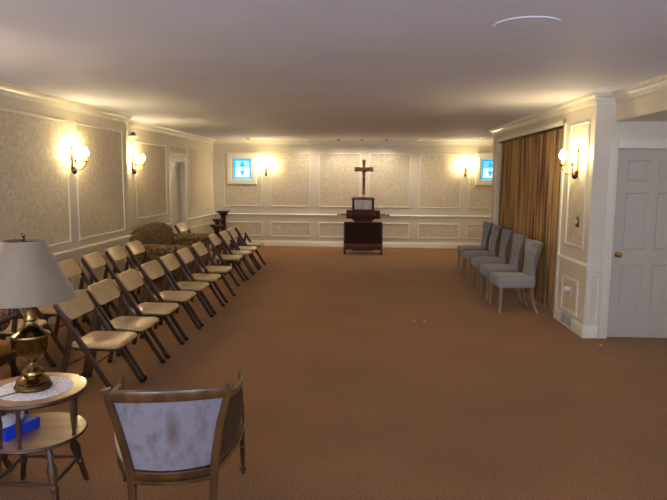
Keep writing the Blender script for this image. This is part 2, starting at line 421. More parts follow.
# doors ------------------------------------------------------------
def six_panel(name, w, h, m, stile=0.115, mid=0.09, t=0.04):
    """door leaf in the x-z plane, front face at y=0 facing -y"""
    cols = [(stile, (w - mid) / 2), ((w + mid) / 2, w - stile)]
    rows = [(0.115 * h, 0.395 * h), (0.475 * h, 0.775 * h), (0.835 * h, 0.945 * h)]
    mb = MB(); xs = sorted({0, w, *[c for q in cols for c in q]}); zs = sorted({0, h, *[c for q in rows for c in q]})
    for i in range(len(xs) - 1):
        for j in range(len(zs) - 1):
            xc, zc = (xs[i] + xs[i + 1]) / 2, (zs[j] + zs[j + 1]) / 2
            inp = any(a < xc < b for a, b in cols) and any(a < zc < b for a, b in rows)
            if not inp: mb.box(xs[i], xs[i + 1], 0, t, zs[j], zs[j + 1])
            else:
                a, b, c, d = xs[i], xs[i + 1], zs[j], zs[j + 1]
                R = []
                for ins, dep in ((0, 0), (0.012, 0.012), (0.022, 0.013), (0.05, 0.004)):
                    R.append([Vector((a + ins, dep, c + ins)), Vector((b - ins, dep, c + ins)), Vector((b - ins, dep, d - ins)), Vector((a + ins, dep, d - ins))])
                mb.loft(R, cap=False, smooth=False); mb._faces(R[-1], [(0, 1, 2, 3)], False)
                mb.box(a, b, t - 0.012, t, c, d)
    return mb.build(name, m)
dr = struct(six_panel('door_1', DX1 - DX0 - 0.006, DZ - 0.014, M['door'])); dr.location = (DX0 + 0.003, YR + 0.02, 0.010)
kn = MB().lathe_axis([(0.03, 0), (0.032, .1), (0.012, .16), (0.012, .45), (0.026, .6), (0.03, .78), (0.022, .95), (0.0, 1)], (0.065, 0, 0.905), (0.065, -0.065, 0.905), 20)
kn.build('door_knob', M['brass'], dr)
c = MB(); c.box(DX0 - 0.09, DX0, YR - 0.02, YR, 0, DZ + 0.09, 0.005); c.box(DX1, DX1 + 0.09, YR - 0.02, YR, 0, DZ + 0.09, 0.005); c.box(DX0, DX1, YR - 0.02, YR, DZ, DZ + 0.09, 0.005)
c.box(DX0 - 0.1, DX0 - 0.082, YR - 0.03, YR, 0, DZ + 0.1, 0.004); c.box(DX0 - 0.1, DX1 + .1, YR - 0.03, YR, DZ + 0.085, DZ + 0.1, 0.004)
struct(c.build('trim_7', M['trim']))
struct(MB().box(DX0, DX1, YR + 0.07, YR + 0.1, 0, DZ).build('trim_8', M['dark']))
# recessed door in far-left wall
d2 = struct(six_panel('door_2', DOOR[1] - DOOR[0], 1.985, M['trim'])); d2.rotation_euler = (0, 0, PI / 2); d2.location = (XLF - 0.11, DOOR[0], 0.01); skew(d2)
MB().lathe_axis([(0.028, 0), (0.012, .2), (0.012, .45), (0.027, .6), (0.03, .8), (0.0, 1)], (0.07, 0, 0.93), (0.07, -0.06, 0.93), 16).build('door_knob', M['darkbrass'], d2)
c = MB(); c.box(XLF, XLF + 0.018, DOOR[0] - 0.09, DOOR[0], 0, 2.09, 0.004); c.box(XLF, XLF + 0.018, DOOR[1], DOOR[1] + 0.09, 0, 2.09, 0.004); c.box(XLF, XLF + 0.018, DOOR[0], DOOR[1], 2.0, 2.09, 0.004)
skew(struct(c.build('trim_9', M['trim'])))

# windows ------------------------------------------------------------
def window(name, x0, z0):
    """frame outer 0.75 wide, leaded glass 0.46 x 0.52"""
    gx0, gx1, gz0, gz1 = x0, x0 + 0.46, z0, z0 + 0.52
    f = MB()
    R = []
    for ins, dep in ((-0.14, 0), (-0.14, -0.03), (-0.125, -0.042), (-0.04, -0.036), (-0.03, -0.02), (0, -0.02), (0.0, 0.06), (0.012, 0.06), (0.012, 0.10)):
        ze = 0.02 if ins <= -0.04 else 0
        R.append([Vector((gx0 + ins, YB + dep, gz0 + ins + ze)), Vector((gx1 - ins, YB + dep, gz0 + ins + ze)), Vector((gx1 - ins, YB + dep, gz1 - ins)), Vector((gx0 + ins, YB + dep, gz1 - ins))])
    f.loft(R, cap=False, smooth=False)
    w = struct(f.build(name, M['trim']))
    yg = YB + 0.07
    xc, zc = (gx0 + gx1) / 2, (gz0 + gz1) / 2
    MB().box(gx0 + 0.0, gx1, yg, yg + 0.006, gz0, zc + 0.02).build('lower_pane', M['glassw'], w)
    MB().box(gx0 + 0.0, gx1, yg, yg + 0.006, zc + 0.02, gz1).build('upper_pane', M['glasssky'], w)
    b = MB(); t = 0.04; a = 0.018
    b.box(gx0 + a, gx0 + a + t, yg - 0.004, yg, gz0 + a, gz1 - a); b.box(gx1 - a - t, gx1 - a, yg - 0.004, yg, gz0 + a, gz1 - a)
    b.box(gx0 + a, gx1 - a, yg - 0.004, yg, gz0 + a, gz0 + a + t); b.box(gx0 + a, gx1 - a, yg - 0.004, yg, gz1 - a - t, gz1 - a)
    b.build('glass_border', M['glassc'], w)
    mo = MB()
    for s in (1, -1):
        pts = [(0, 0.035), (0.022, 0.05), (0.055, 0.05), (0.05, 0.075), (0.028, 0.09), (0.03, 0.105), (0.018, 0.135), (0, 0.165), (-0.018, 0.135), (-0.03, 0.105), (-0.028, 0.09), (-0.05, 0.075), (-0.055, 0.05), (-0.022, 0.05)]
        pts = [(x * 1.15, s * z * 1.1) for x, z in pts]
        R = [[Vector((xc + x, yy, zc + 0.01 + z)) for x, z in pts] for yy in (yg - 0.005, yg - 0.0005)]
        mo.loft(R, smooth=False)
    mo.lathe_axis([(0.012, 0), (0.012, 1)], (xc, yg - 0.005, zc + 0.01), (xc, yg, zc + 0.01), 8)
    mo.build('glass_motif', M['glassc'], w)
    MB().box(xc - 0.05, xc + 0.05, YB - 0.035, YB - 0.016, gz0 - 0.035, gz0 - 0.015, 0.004).build('window_latch', M['ventm'], w)
window('window_1', -3.15, 1.64); window('window_2', 2.91, 1.67)

# accordion partition ---------------------------------------------------
acc = empty('accordion_partition', (XR + 0.09, 9.2, 0))
tag(acc, 'brown wood-grain folding accordion partition filling the opening in the right wall', 'folding partition')
mb = MB(); y = -1.745; k = 0; pts = []
pitches = []
while y < 1.745:
    p = 0.052 if y < -1.1 else 0.062
    pts.append(((0.05 if y < -0.9 else 0.036) * (1 if k % 2 else -1), y)); y += p; k += 1
pts.append((0, 1.745))
R = []
for (x, yy) in pts:
    pass
rings = [[Vector((x + 0.004, yy, 0.015)), Vector((x + 0.004, yy, 2.335)), Vector((x - 0.004, yy, 2.335)), Vector((x - 0.004, yy, 0.015))] for x, yy in pts]
mb.loft(rings, smooth=False); mb.build('pleated_curtain', M['accord'], acc, auto=None)
MB().box(-0.075, 0.075, -1.748, 1.748, 2.335, 2.358, 0.002).build('top_track', M['darkbrass'], acc)
MB().box(-0.02, 0.02, -1.75, -1.745, 0, 2.335).build('end_post', M['darkwood'], acc)

# ------------------------------------------------------------------ sconces
def make_sconce():
    """faces +x (out of wall), base on wall at z=0 = lower finial"""
    t = empty('wall_sconce')
    b = MB()
    b.lathe_axis([(0.0, 0), (0.016, .1), (0.030, .3), (0.034, .5), (0.026, .7), (0.012, .85), (0.014, 1)], (0.034, 0, -0.01), (0.034, 0, 0.075), 16)
    b.build('finial', M['darkbrass'], t)
    b = MB()
    R = []
    for (z, w) in ((0.03, 0.012), (0.05, 0.026), (0.09, 0.032), (0.13, 0.02), (0.18, 0.028), (0.23, 0.034), (0.27, 0.022), (0.31, 0.014), (0.335, 0.004)):
        R.append([Vector((0.0, -w, z)), Vector((0.012, -w * .8, z)), Vector((0.02, 0, z)), Vector((0.012, w * .8, z)), Vector((0, w, z))])
    b.loft(R); b.tube([(0.0, 0, .1), (0.034, 0, .08), (0.034, 0, .06)], 0.007)
    b.build('back_plate', M['brass'], t)
    for (ex, ey) in ((0.12, -0.15), (0.185, 0.0), (0.12, 0.15)):
        a = MB(); dx, dy = ex - 0.034, ey
        pl = [(0.034, 0, 0.07)]
        for q, dz in ((.2, -.012), (.4, -.025), (.6, -.02), (.8, .01), (.95, .045), (1, .075)):
            pl.append((0.034 + dx * q, dy * q, 0.07 + dz))
        a.tube(pl, 0.0055)
        arm = a.build('arm', M['brass'], t)
        MB().lathe([(0.004, 0), (0.012, .004), (0.03, .012), (0.032, .018), (0.014, .02), (0.012, .03)], (ex, ey, 0.14), 16).build('drip_cup', M['brass'], arm)
        MB().lathe([(0.011, 0), (0.011, .05)], (ex, ey, 0.165), 12).build('candle_sleeve', M['candle'], arm)
        MB().lathe([(0.009, 0), (0.026, .016), (0.031, .036), (0.025, .064), (0.011, .092), (0.001, .112)], (ex, ey, 0.215), 14).build('bulb', M['bulb'], arm)
    return t
SCN = [((XL, 7.30, 1.73), 0, 'lit brass candle sconce on the long near left wall between two papered panels'),
       ((XLF - 0.0245 * (YB - 9.78), 9.78, 1.74), -0.0245, 'lit brass candle sconce on the recessed left wall just past the corner above the sofa'),
       ((-2.315, YB, 1.735), -PI / 2, 'lit brass candle sconce on the back wall beside the left stained glass window'),
       ((2.53, YB, 1.755), -PI / 2, 'lit brass candle sconce on the back wall beside the right stained glass window'),
       ((XR, 6.92, 1.72), PI, 'lit brass candle sconce on the right wall between accordion partition and white door')]
sc0 = make_sconce()
for i, (loc, rz, lab) in enumerate(SCN):
    o = sc0 if i == 0 else copy_tree(sc0)
    o.location = loc; o.rotation_euler = (0, 0, rz); tag(o, lab, 'wall light', 'lit brass candle sconces')

# ------------------------------------------------------------------ folding chairs
def make_folding():
    t = empty('folding_chair')
    fx, lean = 0.26, 0.63
    def lx(z): return fx - lean * z
    for s in (-1, 1):
        y = s * 0.232
        top = 0.755
        g = MB().tube([(lx(0.02), y, 0.02), (lx(0.4), y, 0.4), (lx(top - .02), y, top - .02), (lx(top), y, top)], 0.008, 8, ry=[0.022, 0.023, 0.023, 0.015], up=(0.85, 0, 0.53), sq=True)
        g.tube([(lx(0.02) + .013, y, 0.028), (lx(0.7) + .013, y, 0.708)], 0.010, 6, ry=0.003, up=(0.85, 0, .53), sq=True)
        leg = g.build('front_leg', M['brownmetal'], t)
        MB().box(fx - 0.024, fx + 0.014, y - 0.013, y + 0.013, 0, 0.035, 0.005).build('foot_cap', M['rubber'], leg)
        yi = s * 0.205
        g = MB().tube([(-0.235, yi, 0.02), (-0.17, yi, 0.3), (-0.112, yi, 0.57)], 0.008, 8, ry=0.022, up=(1, 0, 0.2), sq=True)
        leg = g.build('rear_leg', M['brownmetal'], t)
        MB().box(-0.255, -0.217, yi - 0.012, yi + 0.012, 0, 0.035, 0.005).build('foot_cap', M['rubber'], leg)
    g = MB(); g.tube([(-0.222, -0.2, 0.09), (-0.222, 0.2, 0.09)], 0.009)
    g.build('stretcher', M['brownmetal'], t)
    g = MB(); g.tube([(lx(.38), -0.23, 0.38), (lx(.38), 0.23, 0.38)], 0.008)
    for s in (-1, 1): g.box(-0.10, 0.24, s * 0.185 - 0.006, s * 0.185 + 0.006, 0.39, 0.412, 0.002); g.tube([(-0.19, s * .198, .26), (0.1, s * .19, .41)], 0.006)
    g.build('seat_frame', M['brownmetal'], t)
    def fs(a, b, c):
        x = 0.055 + a; return (x, b * (1 - 0.05 * (0.2 - a) / 0.4), 0.425 + c + 0.012 * max(0, -(a - 0.0)) - 0.25 * max(0, a - 0.13) ** 1.3 * 0.6)
    MB().pad(rrect(0.39, 0.43, 0.06), 0.040, fs, dome=0.006).build('seat', M['vinyl'], t)
    def fb(a, b, c):
        z = 0.706 + b; x = lx(z) + 0.006 + c - 0.028 * (1 - (a / 0.23) ** 2) + 0.02
        return (x, a, z)
    out = []
    for (a, b) in rrect(0.455, 0.16, 0.05):
        w = 1.0 if b > 0.03 else 0.955
        out.append((a * w, b + (0.008 * (1 - (a / .22) ** 2) if b > 0 else -0.006 * (1 - (a / .22) ** 2))))
    MB().pad(out, 0.03, fb).build('backrest', M['vinyl'], t)
    return t
fc = make_folding(); used = [False]
def place_fold(x, y, rz, label, group):
    o = copy_tree(fc) if used[0] else fc
    used[0] = True
    o.location = (x, y, 0); o.rotation_euler = (0, 0, rz); tag(o, label, 'folding chair', group)
FX = -2.05
front = [(4.30, 'nearest chair of the aisle row, right beside the lamp table'),
         (4.83, 'second chair of the aisle row, behind the nearest one'),
         (5.44, 'third from the near end of the aisle row'),
         (6.07, 'fourth from the near end of the aisle row'),
         (6.66, 'fifth from the near end of the aisle row'),
         (7.28, 'sixth from the near end of the aisle row'),
         (7.97, 'last chair of the aisle row before the gap'),
         (9.22, 'first chair past the gap in the aisle row'),
         (9.81, 'second chair past the gap in the aisle row'),
         (10.42, 'last but one chair at the far end of the aisle row'),
         (11.10, 'farthest chair of the aisle row, nearest the altar wall')]
for y, l in front:
    place_fold(FX - (0.10 if 9 < y < 9.5 else 0.06 if y > 9 else 0), y + 0.232, random.uniform(-.02, .02), 'beige padded folding chair, ' + l, 'aisle row of folding chairs')
for y, l in [(8.12, 'farthest in the left wall row, in front of the sofa'), (7.46, 'second from the sofa in the row against the left wall'),
             (6.80, 'third from the sofa in the row against the left wall'), (6.14, 'in the row against the left wall, partly behind the lampshade'),
             (5.45, 'in the row against the left wall, hidden mostly by the lampshade'), (4.72, 'nearest of the row against the left wall, behind the brass lamp')]:
    place_fold(FX - 0.935, y + 0.16, random.uniform(-.02, .02), 'beige padded folding chair ' + l, 'folding chairs against the left wall')
place_fold(-3.36, 11.72, -0.12, 'beige padded folding chair standing alone beyond the sofa by the white door', 'folding chair by the door')

# ------------------------------------------------------------------ tufted chairs
def make_tufted():
    t = empty('dining_chair')          # faces +x
    def fs(a, b, c): return (0.01 + a * 0.93, b * (1 - 0.10 * (0.26 - a) / 0.52), 0.392 + c)
    g = MB().pad(rrect(0.52, 0.53, 0.05), 0.13, fs, dome=0.03, edge=0.2)
    seat = g.build('seat', M['greyfab'], t)
    def hw(v):  # half width along the height 0..1
        return 0.222 - 0.055 * math.sin(PI * min(1, v / 0.75)) + 0.065 * max(0, (v - 0.45) / 0.55) ** 1.5
    nu, nv = 18, 22
    tufts = [(-0.45, 0.82), (0.0, 0.86), (0.45, 0.82), (-0.3, 0.62), (0.3, 0.62), (0.0, 0.46)]
    z0, z1 = 0.39, 0.915
    def pos(u, v, side):
        z = z0 + (z1 - z0) * v; w = hw(v); y = u * w
        x = -0.215 - 0.105 * v ** 1.3 + 0.085 * (abs(u) ** 2.5) * (0.2 + 0.8 * v)
        th = 0.042 * math.sqrt(max(0, 1 - abs(u) ** 8)) * (1 - 0.35 * v)
        if v > 0.93: th *= math.sqrt(max(0.02, 1 - ((v - 0.93) / 0.07) ** 2))
        if side > 0:
            for (tu, tv) in tufts:
                d2 = ((u - tu) * 0.22) ** 2 + ((v - tv) * 0.5) ** 2
                th -= 0.034 * math.exp(-d2 / 0.0009)
        if v > .97: z -= 0.004
        z += 0.012 * (abs(u) ** 2) * max(0, v - .5)
        return Vector((x + side * th, y, z))
    rings = []
    for j in range(nv + 1):
        v = j / nv
        rings.append([pos(-1 + 2 * i / nu, v, 1) for i in range(nu + 1)] + [pos(1 - 2 * i / nu, v, -1) for i in range(nu + 1)])
    back = MB().loft(rings).build('backrest', M['greyfab'], t, auto=80)
    for (tu, tv) in tufts:
        p = pos(tu, tv, 1)
        MB().lathe_axis([(0.0, 0), (0.010, .2), (0.010, .5), (0.0, 1)], (p.x - 0.004, p.y, p.z), (p.x + 0.006, p.y, p.z), 8).build('button', M['greyfab'], back)
    for s in (-1, 1):
        MB().tube([(0.21, s * 0.225, 0.36), (0.212, s * 0.23, 0.18), (0.222, s * 0.236, 0)], [0.024, 0.019, 0.013], 8, sq=True, up=(0, 1, 0)).build('leg', M['greyleg'], t)
        MB().tube([(-0.19, s * 0.19, 0.40), (-0.20, s * 0.19, 0.22), (-0.235, s * 0.195, 0.08), (-0.275, s * 0.20, 0)], [0.022, 0.019, 0.016, 0.014], 8, sq=True, up=(0, 1, 0)).build('leg', M['greyleg'], t)
    return t
tc0 = make_tufted()
TL = ['nearest of five in front of the accordion partition', 'second nearest in front of the accordion partition', 'middle one of five along the accordion partition',
      'second farthest along the accordion partition', 'farthest of five, nearest the back wall']
for i in range(5):
    o = tc0 if i == 0 else copy_tree(tc0)
    o.location = (2.01 + 0.02 * i, 7.87 + 0.805 * i, 0); o.rotation_euler = (0, 0, PI + [0.04, 0.0, -0.02, 0.01, 0.03][i])
    tag(o, 'grey button-tufted dining chair, ' + TL[i], 'dining chair', 'grey tufted chairs along the partition')

# ------------------------------------------------------------------ loveseat (faces +x)
sf = empty('loveseat', (-3.22, 10.15, 0), -0.0245); tag(sf, 'brown floral camelback loveseat with rolled arms against the left wall', 'sofa')
g = MB(); g.box(-0.34, 0.36, -0.88, 0.88, 0.13, 0.33, 0.03); g.build('base', M['floral'], sf)
for s in (-1, 1):
    def fc_(a, b, c, s=s): return (0.04 + a, s * 0.385 + b, 0.385 + c)
    MB().pad(rrect(0.66, 0.76, 0.06), 0.13, fc_, dome=0.025).build('seat_cushion', M['floral'], sf)
R = []; N = 26
for i in range(N + 1):
    y = -1.0 + 2.0 * i / N; u = y / 1.0
    zt = 0.62 + 0.29 * math.cos(u * PI / 2) ** 0.3 if abs(u) < 0.999 else 0.62
    R.append([Vector((xx - 0.03 * (zz > .5), y, zz)) for xx, zz in ((-0.22, 0.14), (-0.24, 0.4), (-0.27, zt - 0.12), (-0.29, zt - 0.03), (-0.34, zt), (-0.39, zt - 0.03), (-0.40, zt - 0.12), (-0.40, 0.14))])
MB().loft(R).build('backrest', M['floral'], sf, auto=60)
for s in (-1, 1):
    y = s * 0.96
    g = MB(); g.box(-0.38, 0.36, y - 0.075, y + 0.075, 0.13, 0.52, 0.02)
    g.tube([(-0.38, y, 0.545), (0.0, y, 0.55), (0.36, y, 0.54), (0.385, y, 0.54)], [0.095, 0.10, 0.10, 0.08], 18)
    g.build('armrest', M['floral'], sf)
for sx, sy in ((-.33, -.9), (-.33, .9), (.32, -.9), (.32, .9)):
    MB().tube([(sx, sy, 0.16), (sx, sy, 0.08), (sx, sy, 0)], [0.035, 0.03, 0.02], 8).build('leg', M['darkwood'], sf)

# ------------------------------------------------------------------ pedestals
def pedestal(loc, h, w, label):
    t = empty('plant_pedestal', loc); tag(t, label, 'pedestal', 'dark wooden plant pedestals')
    MB().box(-w * .8, w * .8, -w * .8, w * .8, 0, 0.05, 0.008).build('base', M['mahog'], t)
    MB().lathe([(w * .55, 0.05), (w * .6, 0.08), (w * .45, 0.12), (w * .42, h * .3), (w * .5, h * .5), (w * .45, h - 0.14), (w * .55, h - 0.11), (w * .85, h - 0.05)], n=20).build('column', M['mahog'], t)
    g = MB(); g.box(-w, w, -w, w, h - 0.028, h, 0.006); g.box(-w * .85, w * .85, -w * .85, w * .85, h - 0.05, h - 0.026, 0.005)
    g.build('top', M['blackwd'], t)
pedestal((-3.32, 14.45, 0), 0.88, 0.135, 'tallest dark wooden plant pedestal in the left back corner')
pedestal((-3.37, 14.06, 0), 0.715, 0.105, 'middle-height dark wooden pedestal in front of the tallest one')
pedestal((-3.31, 13.72, 0), 0.60, 0.13, 'shortest and nearest dark wooden pedestal in the left back corner')

# ------------------------------------------------------------------ altar group
kn = empty('kneeler', (0.075, 13.45, 0)); tag(kn, 'dark red upholstered kneeler with black frame and low padded step', 'kneeler')
MB().box(-0.40, 0.40, 0.14, 0.20, 0.10, 0.675, 0.006).build('front_panel', M['redvel'], kn)
g = MB()
for s in (-1, 1): g.box(s * 0.42 - 0.022, s * 0.42 + 0.022, 0.13, 0.21, 0, 0.68, 0.005)
g.build('frame', M['blackwd'], kn)
g = MB(); g.pad(rrect(0.88, 0.20, 0.03), 0.03, lambda a, b, c: (a, 0.17 + b, 0.695 + c)); g.build('arm_pad', M['redvel'], kn)
g = MB(); g.pad(rrect(0.88, 0.24, 0.03), 0.09, lambda a, b, c: (a, 0.0 + b, 0.19 + c)); g.build('kneeling_pad', M['redpad'], kn)
MB().box(-0.43, 0.43, -0.11, 0.13, 0.105, 0.145, 0.004).build('step_frame', M['blackwd'], kn)
for s in (-1, 1): MB().tube([(s * 0.41, -0.09, 0.12), (s * 0.41, -0.09, 0)], 0.02, 8, sq=True, up=(0, 1, 0)).build('leg', M['blackwd'], kn)

bt = empty('folding_bier', (0.07, 13.85, 0)); tag(bt, 'mahogany stand with brass-tipped carrying bars behind the red kneeler', 'stand')
g = MB(); g.box(-0.25, 0.25, -0.12, 0.12, 0.04, 0.09, 0.01); g.box(-0.1, 0.1, -0.07, 0.07, 0.09, 0.66); g.build('base', M['mahog'], bt)
R = [[Vector((sx * w, sy * 0.12, z)) for sx, sy in ((-1, -1), (1, -1), (1, 1), (-1, 1))] for z, w in ((0.66, 0.18), (0.70, 0.19), (0.72, 0.20), (0.775, 0.27))]
MB().loft(R, smooth=False).build('neck', M['mahog'], bt)
MB().box(-0.385, 0.385, -0.16, 0.16, 0.775, 0.965, 0.008).build('body', M['mahog'], bt)
for s in (-1, 1):
    for yy in (-0.1,):
        b = MB().tube([(s * 0.385, yy, 0.865), (s * 0.52, yy, 0.865)], 0.012, 8).build('carrying_bar', M['blackwd'], bt)
        MB().lathe_axis([(0.013, 0), (0.017, .3), (0.013, .5), (0.026, .8), (0.02, .95), (0, 1)], (s * 0.50, yy, 0.865), (s * 0.60, yy, 0.865), 12).build('bar_tip', M['brass'], b)
    b = MB().tube([(s * 0.385, -0.1, 0.885), (s * 0.50, -0.1, 0.885)], 0.007, 8).build('carrying_bar', M['blackwd'], bt)
    MB().lathe_axis([(0.02, 0), (0.024, .4), (0.018, .8), (0, 1)], (s * 0.27, -0.16, 0.855), (s * 0.27, -0.19, 0.855), 12).build('knob', M['brass'], bt)

ca = empty('display_case', (0.065, 13.85, 0.966)); tag(ca, 'small mahogany case with pale glazed front standing on the mahogany stand', 'display case')
g = MB()
for s in (-1, 1): g.box(s * 0.225 - 0.025, s * 0.225 + 0.025, -0.12, 0.12, 0.0, 0.25, 0.005)
g.box(-0.25, 0.25, -0.12, 0.12, 0.0, 0.02); g.box(-0.25, 0.25, 0.09, 0.12, 0.0, 0.25)
g.build('case_body', M['mahog'], ca)
g = MB(); g.box(-0.27, 0.27, -0.14, 0.14, 0.25, 0.275, 0.006)
R = [[Vector((sx * w, sy * (w - .14), z)) for sx, sy in ((-1, -1), (1, -1), (1, 1), (-1, 1))] for z, w in ((0.275, 0.26), (0.295, 0.235), (0.302, 0.20))]
g.loft(R, smooth=False); g.build('case_lid', M['mahog'], ca)
g = MB(); g.box(-0.198, -0.003, -0.105, -0.095, 0.022, 0.245); g.box(0.003, 0.198, -0.105, -0.095, 0.022, 0.245); g.build('glass_pane', M['greygreen'], ca)

cx = empty('crucifix', (0.075, 13.85, 1.268)); tag(cx, 'wooden crucifix with bronze figure standing on top of the mahogany case', 'crucifix')
MB().lathe([(0.03, 0), (0.028, 0.008), (0.006, 0.014), (0.006, 0.06)], n=12).build('stem', M['brass'], cx)
g = MB()
def flare(g, pts):
    g.loft([[Vector((x, yy, z)) for x, z in pts] for yy in (-0.014, 0.014)], smooth=False)
flare(g, [(-0.042, 0.05), (0.042, 0.05), (0.034, 0.12), (0.032, 0.58), (-0.032, 0.58), (-0.034, 0.12)])
flare(g, [(-0.032, 0.58), (0.032, 0.58), (0.031, 0.70), (0.042, 0.85), (-0.042, 0.85), (-0.031, 0.70)])
for s in (-1, 1): flare(g, [(s * 0.02, 0.585), (s * 0.215, 0.575), (s * 0.215, 0.685), (s * 0.02, 0.672)])
g.build('cross', M['crosswood'], cx)
# figure: one continuous skinned body
def corpus():
    me = bpy.data.meshes.new('figure')
    V = [(0, -.035, .42), (0, -.04, .48), (0, -.035, .545), (0, -.035, .575), (0.004, -.045, .605), (0.004, -.043, .63),
         (-.035, -.03, .575), (-.09, -.03, .60), (-.145, -.025, .63), (.035, -.03, .575), (.09, -.03, .60), (.145, -.025, .63),
         (-.018, -.035, .40), (-.014, -.055, .31), (-.006, -.03, .22), (.018, -.035, .40), (.014, -.055, .31), (.006, -.03, .22), (0, -.035, .19)]
    E = [(0, 1), (1, 2), (2, 3), (3, 4), (4, 5), (2, 6), (6, 7), (7, 8), (2, 9), (9, 10), (10, 11), (0, 12), (12, 13), (13, 14), (0, 15), (15, 16), (16, 17), (14, 18)]
    me.from_pydata(V, E, []); o = bpy.data.objects.new('figure', me); COL.objects.link(o)
    m = o.modifiers.new('s', 'SKIN'); rr = [.028, .024, .03, .014, .024, .018, .015, .010, .008, .015, .010, .008, .018, .015, .010, .018, .015, .010, .010]
    for i, r in enumerate(rr): me.skin_vertices[0].data[i].radius = (r, r)
    me.skin_vertices[0].data[0].use_root = True
    o.modifiers.new('d', 'SUBSURF').levels = 2; o.modifiers['d'].render_levels = 2
    me.materials.append(M['corpus']); o.parent = cx
    dg = bpy.context.evaluated_depsgraph_get(); me2 = bpy.data.meshes.new_from_object(o.evaluated_get(dg))
    o.modifiers.clear(); o.data = me2; me2.name = 'figure'
    if not me2.materials: me2.materials.append(M['corpus'])
    for p in me2.polygons: p.use_smooth = True
    lc = MB(); lc.tube([(0, -.035, .44), (0, -.037, .39)], [.033, .040], 12, ry=[.028, .03], up=(0, 1, 0)); lc.build('loincloth', M['corpus'], o)
corpus()

# ------------------------------------------------------------------ round two-tier table
TX, TY = -1.70, 2.97
tb = empty('side_table', (TX, TY, 0)); tag(tb, 'round two-tier wooden side table with turned legs holding the brass lamp', 'side table')
def disc(r, z0, z1, name, top=True):
    e = MB().lathe([(r * 0.6, z0), (r * 0.96, z0), (r * 0.99, z0 + 0.006), (r, (z0 + z1) / 2), (r * 0.99, z1 - 0.003), (r * 0.975, z1)], n=64).build(name, M['tabwood'], tb)
    MB().lathe([(r * 0.972, z1 - 0.004), (r * 0.968, z1 + 0.0006)], n=64).build(name + '_surface', M['tabtop'], e)
disc(0.264, 0.575, 0.60, 'tabletop'); disc(0.255, 0.35, 0.37, 'shelf')
for a in (-103, -79, -12, 60, 130, 190):
    a = math.radians(a); x, y = 0.234 * math.cos(a), 0.234 * math.sin(a)
    MB().lathe([(0.011, 0), (0.008, 0.02), (0.013, 0.08), (0.015, 0.12), (0.009, 0.17), (0.012, 0.185), (0.009, 0.206)], (x, y, 0.37), 12).build('spindle', M['tabwood'], tb)
feet = []
for a in (48, -42, 138, -132):
    a = math.radians(a)
    p1 = Vector((0.165 * math.cos(a), 0.165 * math.sin(a), 0.352)); p0 = Vector((0.255 * math.cos(a), 0.255 * math.sin(a), 0.0)); feet.append((p0, p1))
    MB().lathe_axis([(0.012, 0), (0.015, .06), (0.016, .30), (0.022, .36), (0.015, .40), (0.023, .50), (0.026, .62), (0.014, .74), (0.02, .84), (0.014, .9), (0.019, 1)], p0, p1, 16).build('leg', M['tabwood'], tb)
for i, j in ((0, 1), (1, 3), (3, 2), (2, 0)):
    a = feet[i][0].lerp(feet[i][1], 0.42); b = feet[j][0].lerp(feet[j][1], 0.42)
    MB().lathe_axis([(0.006, 0), (0.008, .2), (0.013, .5), (0.008, .8), (0.006, 1)], a, b, 10).build('stretcher', M['tabwood'], tb)
# doily
R = []
for (q, z) in ((0.0, 0.0), (1, 0.0), (1, 0.0018), (0.0, 0.0018)):
    ring = []
    for j in range(96):
        a = 2 * PI * j / 96; r = 0.18 * q * (1 + (0.035 * abs(math.sin(a * 9)) if q else 0)) + 0.0005
        ring.append(Vector((r * math.cos(a), r * math.sin(a), z)))
    R.append(ring)
dl = MB().loft(R, cap=False, smooth=False).build('doily', M['lace'], None, (TX + 0.01, TY - 0.0, 0.6012)); tag(dl, 'round white lace doily on the tabletop under the brass lamp', 'doily')

# lamp
LX, LY, LZ = TX, TY, 0.6031
lp = empty('table_lamp', (LX, LY, LZ)); tag(lp, 'large antique brass urn table lamp with pale tapered fabric shade', 'table lamp')
MB().lathe([(0.09, 0), (0.094, 0.012), (0.085, 0.028), (0.078, 0.032), (0.082, 0.042), (0.06, 0.062), (0.046, 0.07), (0.055, 0.082), (0.052, 0.095), (0.034, 0.11), (0.02, 0.125), (0.016, 0.14)], n=40).build('base', M['oldbrass'], lp)
MB().lathe([(0.016, 0.138), (0.03, 0.15), (0.05, 0.162), (0.068, 0.185), (0.077, 0.225), (0.081, 0.262), (0.084, 0.275)], n=64, flute=(0.16, 0.265)).build('urn', M['oldbrass'], lp)
MB().lathe([(0.084, 0.274), (0.095, 0.282), (0.093, 0.29), (0.066, 0.305), (0.045, 0.325), (0.034, 0.345), (0.03, 0.36), (0.034, 0.368), (0.030, 0.38), (0.032, 0.43), (0.034, 0.47), (0.018, 0.475)], n=40).build('neck', M['oldbrass'], lp)
MB().lathe([(0.018, 0.47), (0.018, 0.54), (0.012, 0.545)], n=16).build('socket', M['darkbrass'], lp)
def shade():
    R = []
    for r, z in ((0.240, 0.475), (0.097, 0.775), (0.094, 0.775), (0.237, 0.477)):
        R.append([Vector((r * math.cos(2 * PI * j / 64), r * math.sin(2 * PI * j / 64), z)) for j in range(64)])
    R.append(R[0]); return MB().loft(R, cap=False)
sh = shade().build('lamp_shade', M['shade'], lp, (-0.012, 0, 0))
for r, z in ((0.239, 0.477), (0.096, 0.773)):
    MB().tube([(r * math.cos(2 * PI * j / 48), r * math.sin(2 * PI * j / 48), z) for j in range(49)], 0.003, 6).build('shade_rim', M['shade'], sh)
g = MB(); pl = [(0, 0.055 * math.sin(PI * q / 12) * 1.0, 0.53 + 0.25 * (q / 12)) for q in range(13)]
g.tube(pl, 0.0025, 6); g.tube([(p[0], -p[1], p[2]) for p in pl], 0.0025, 6)
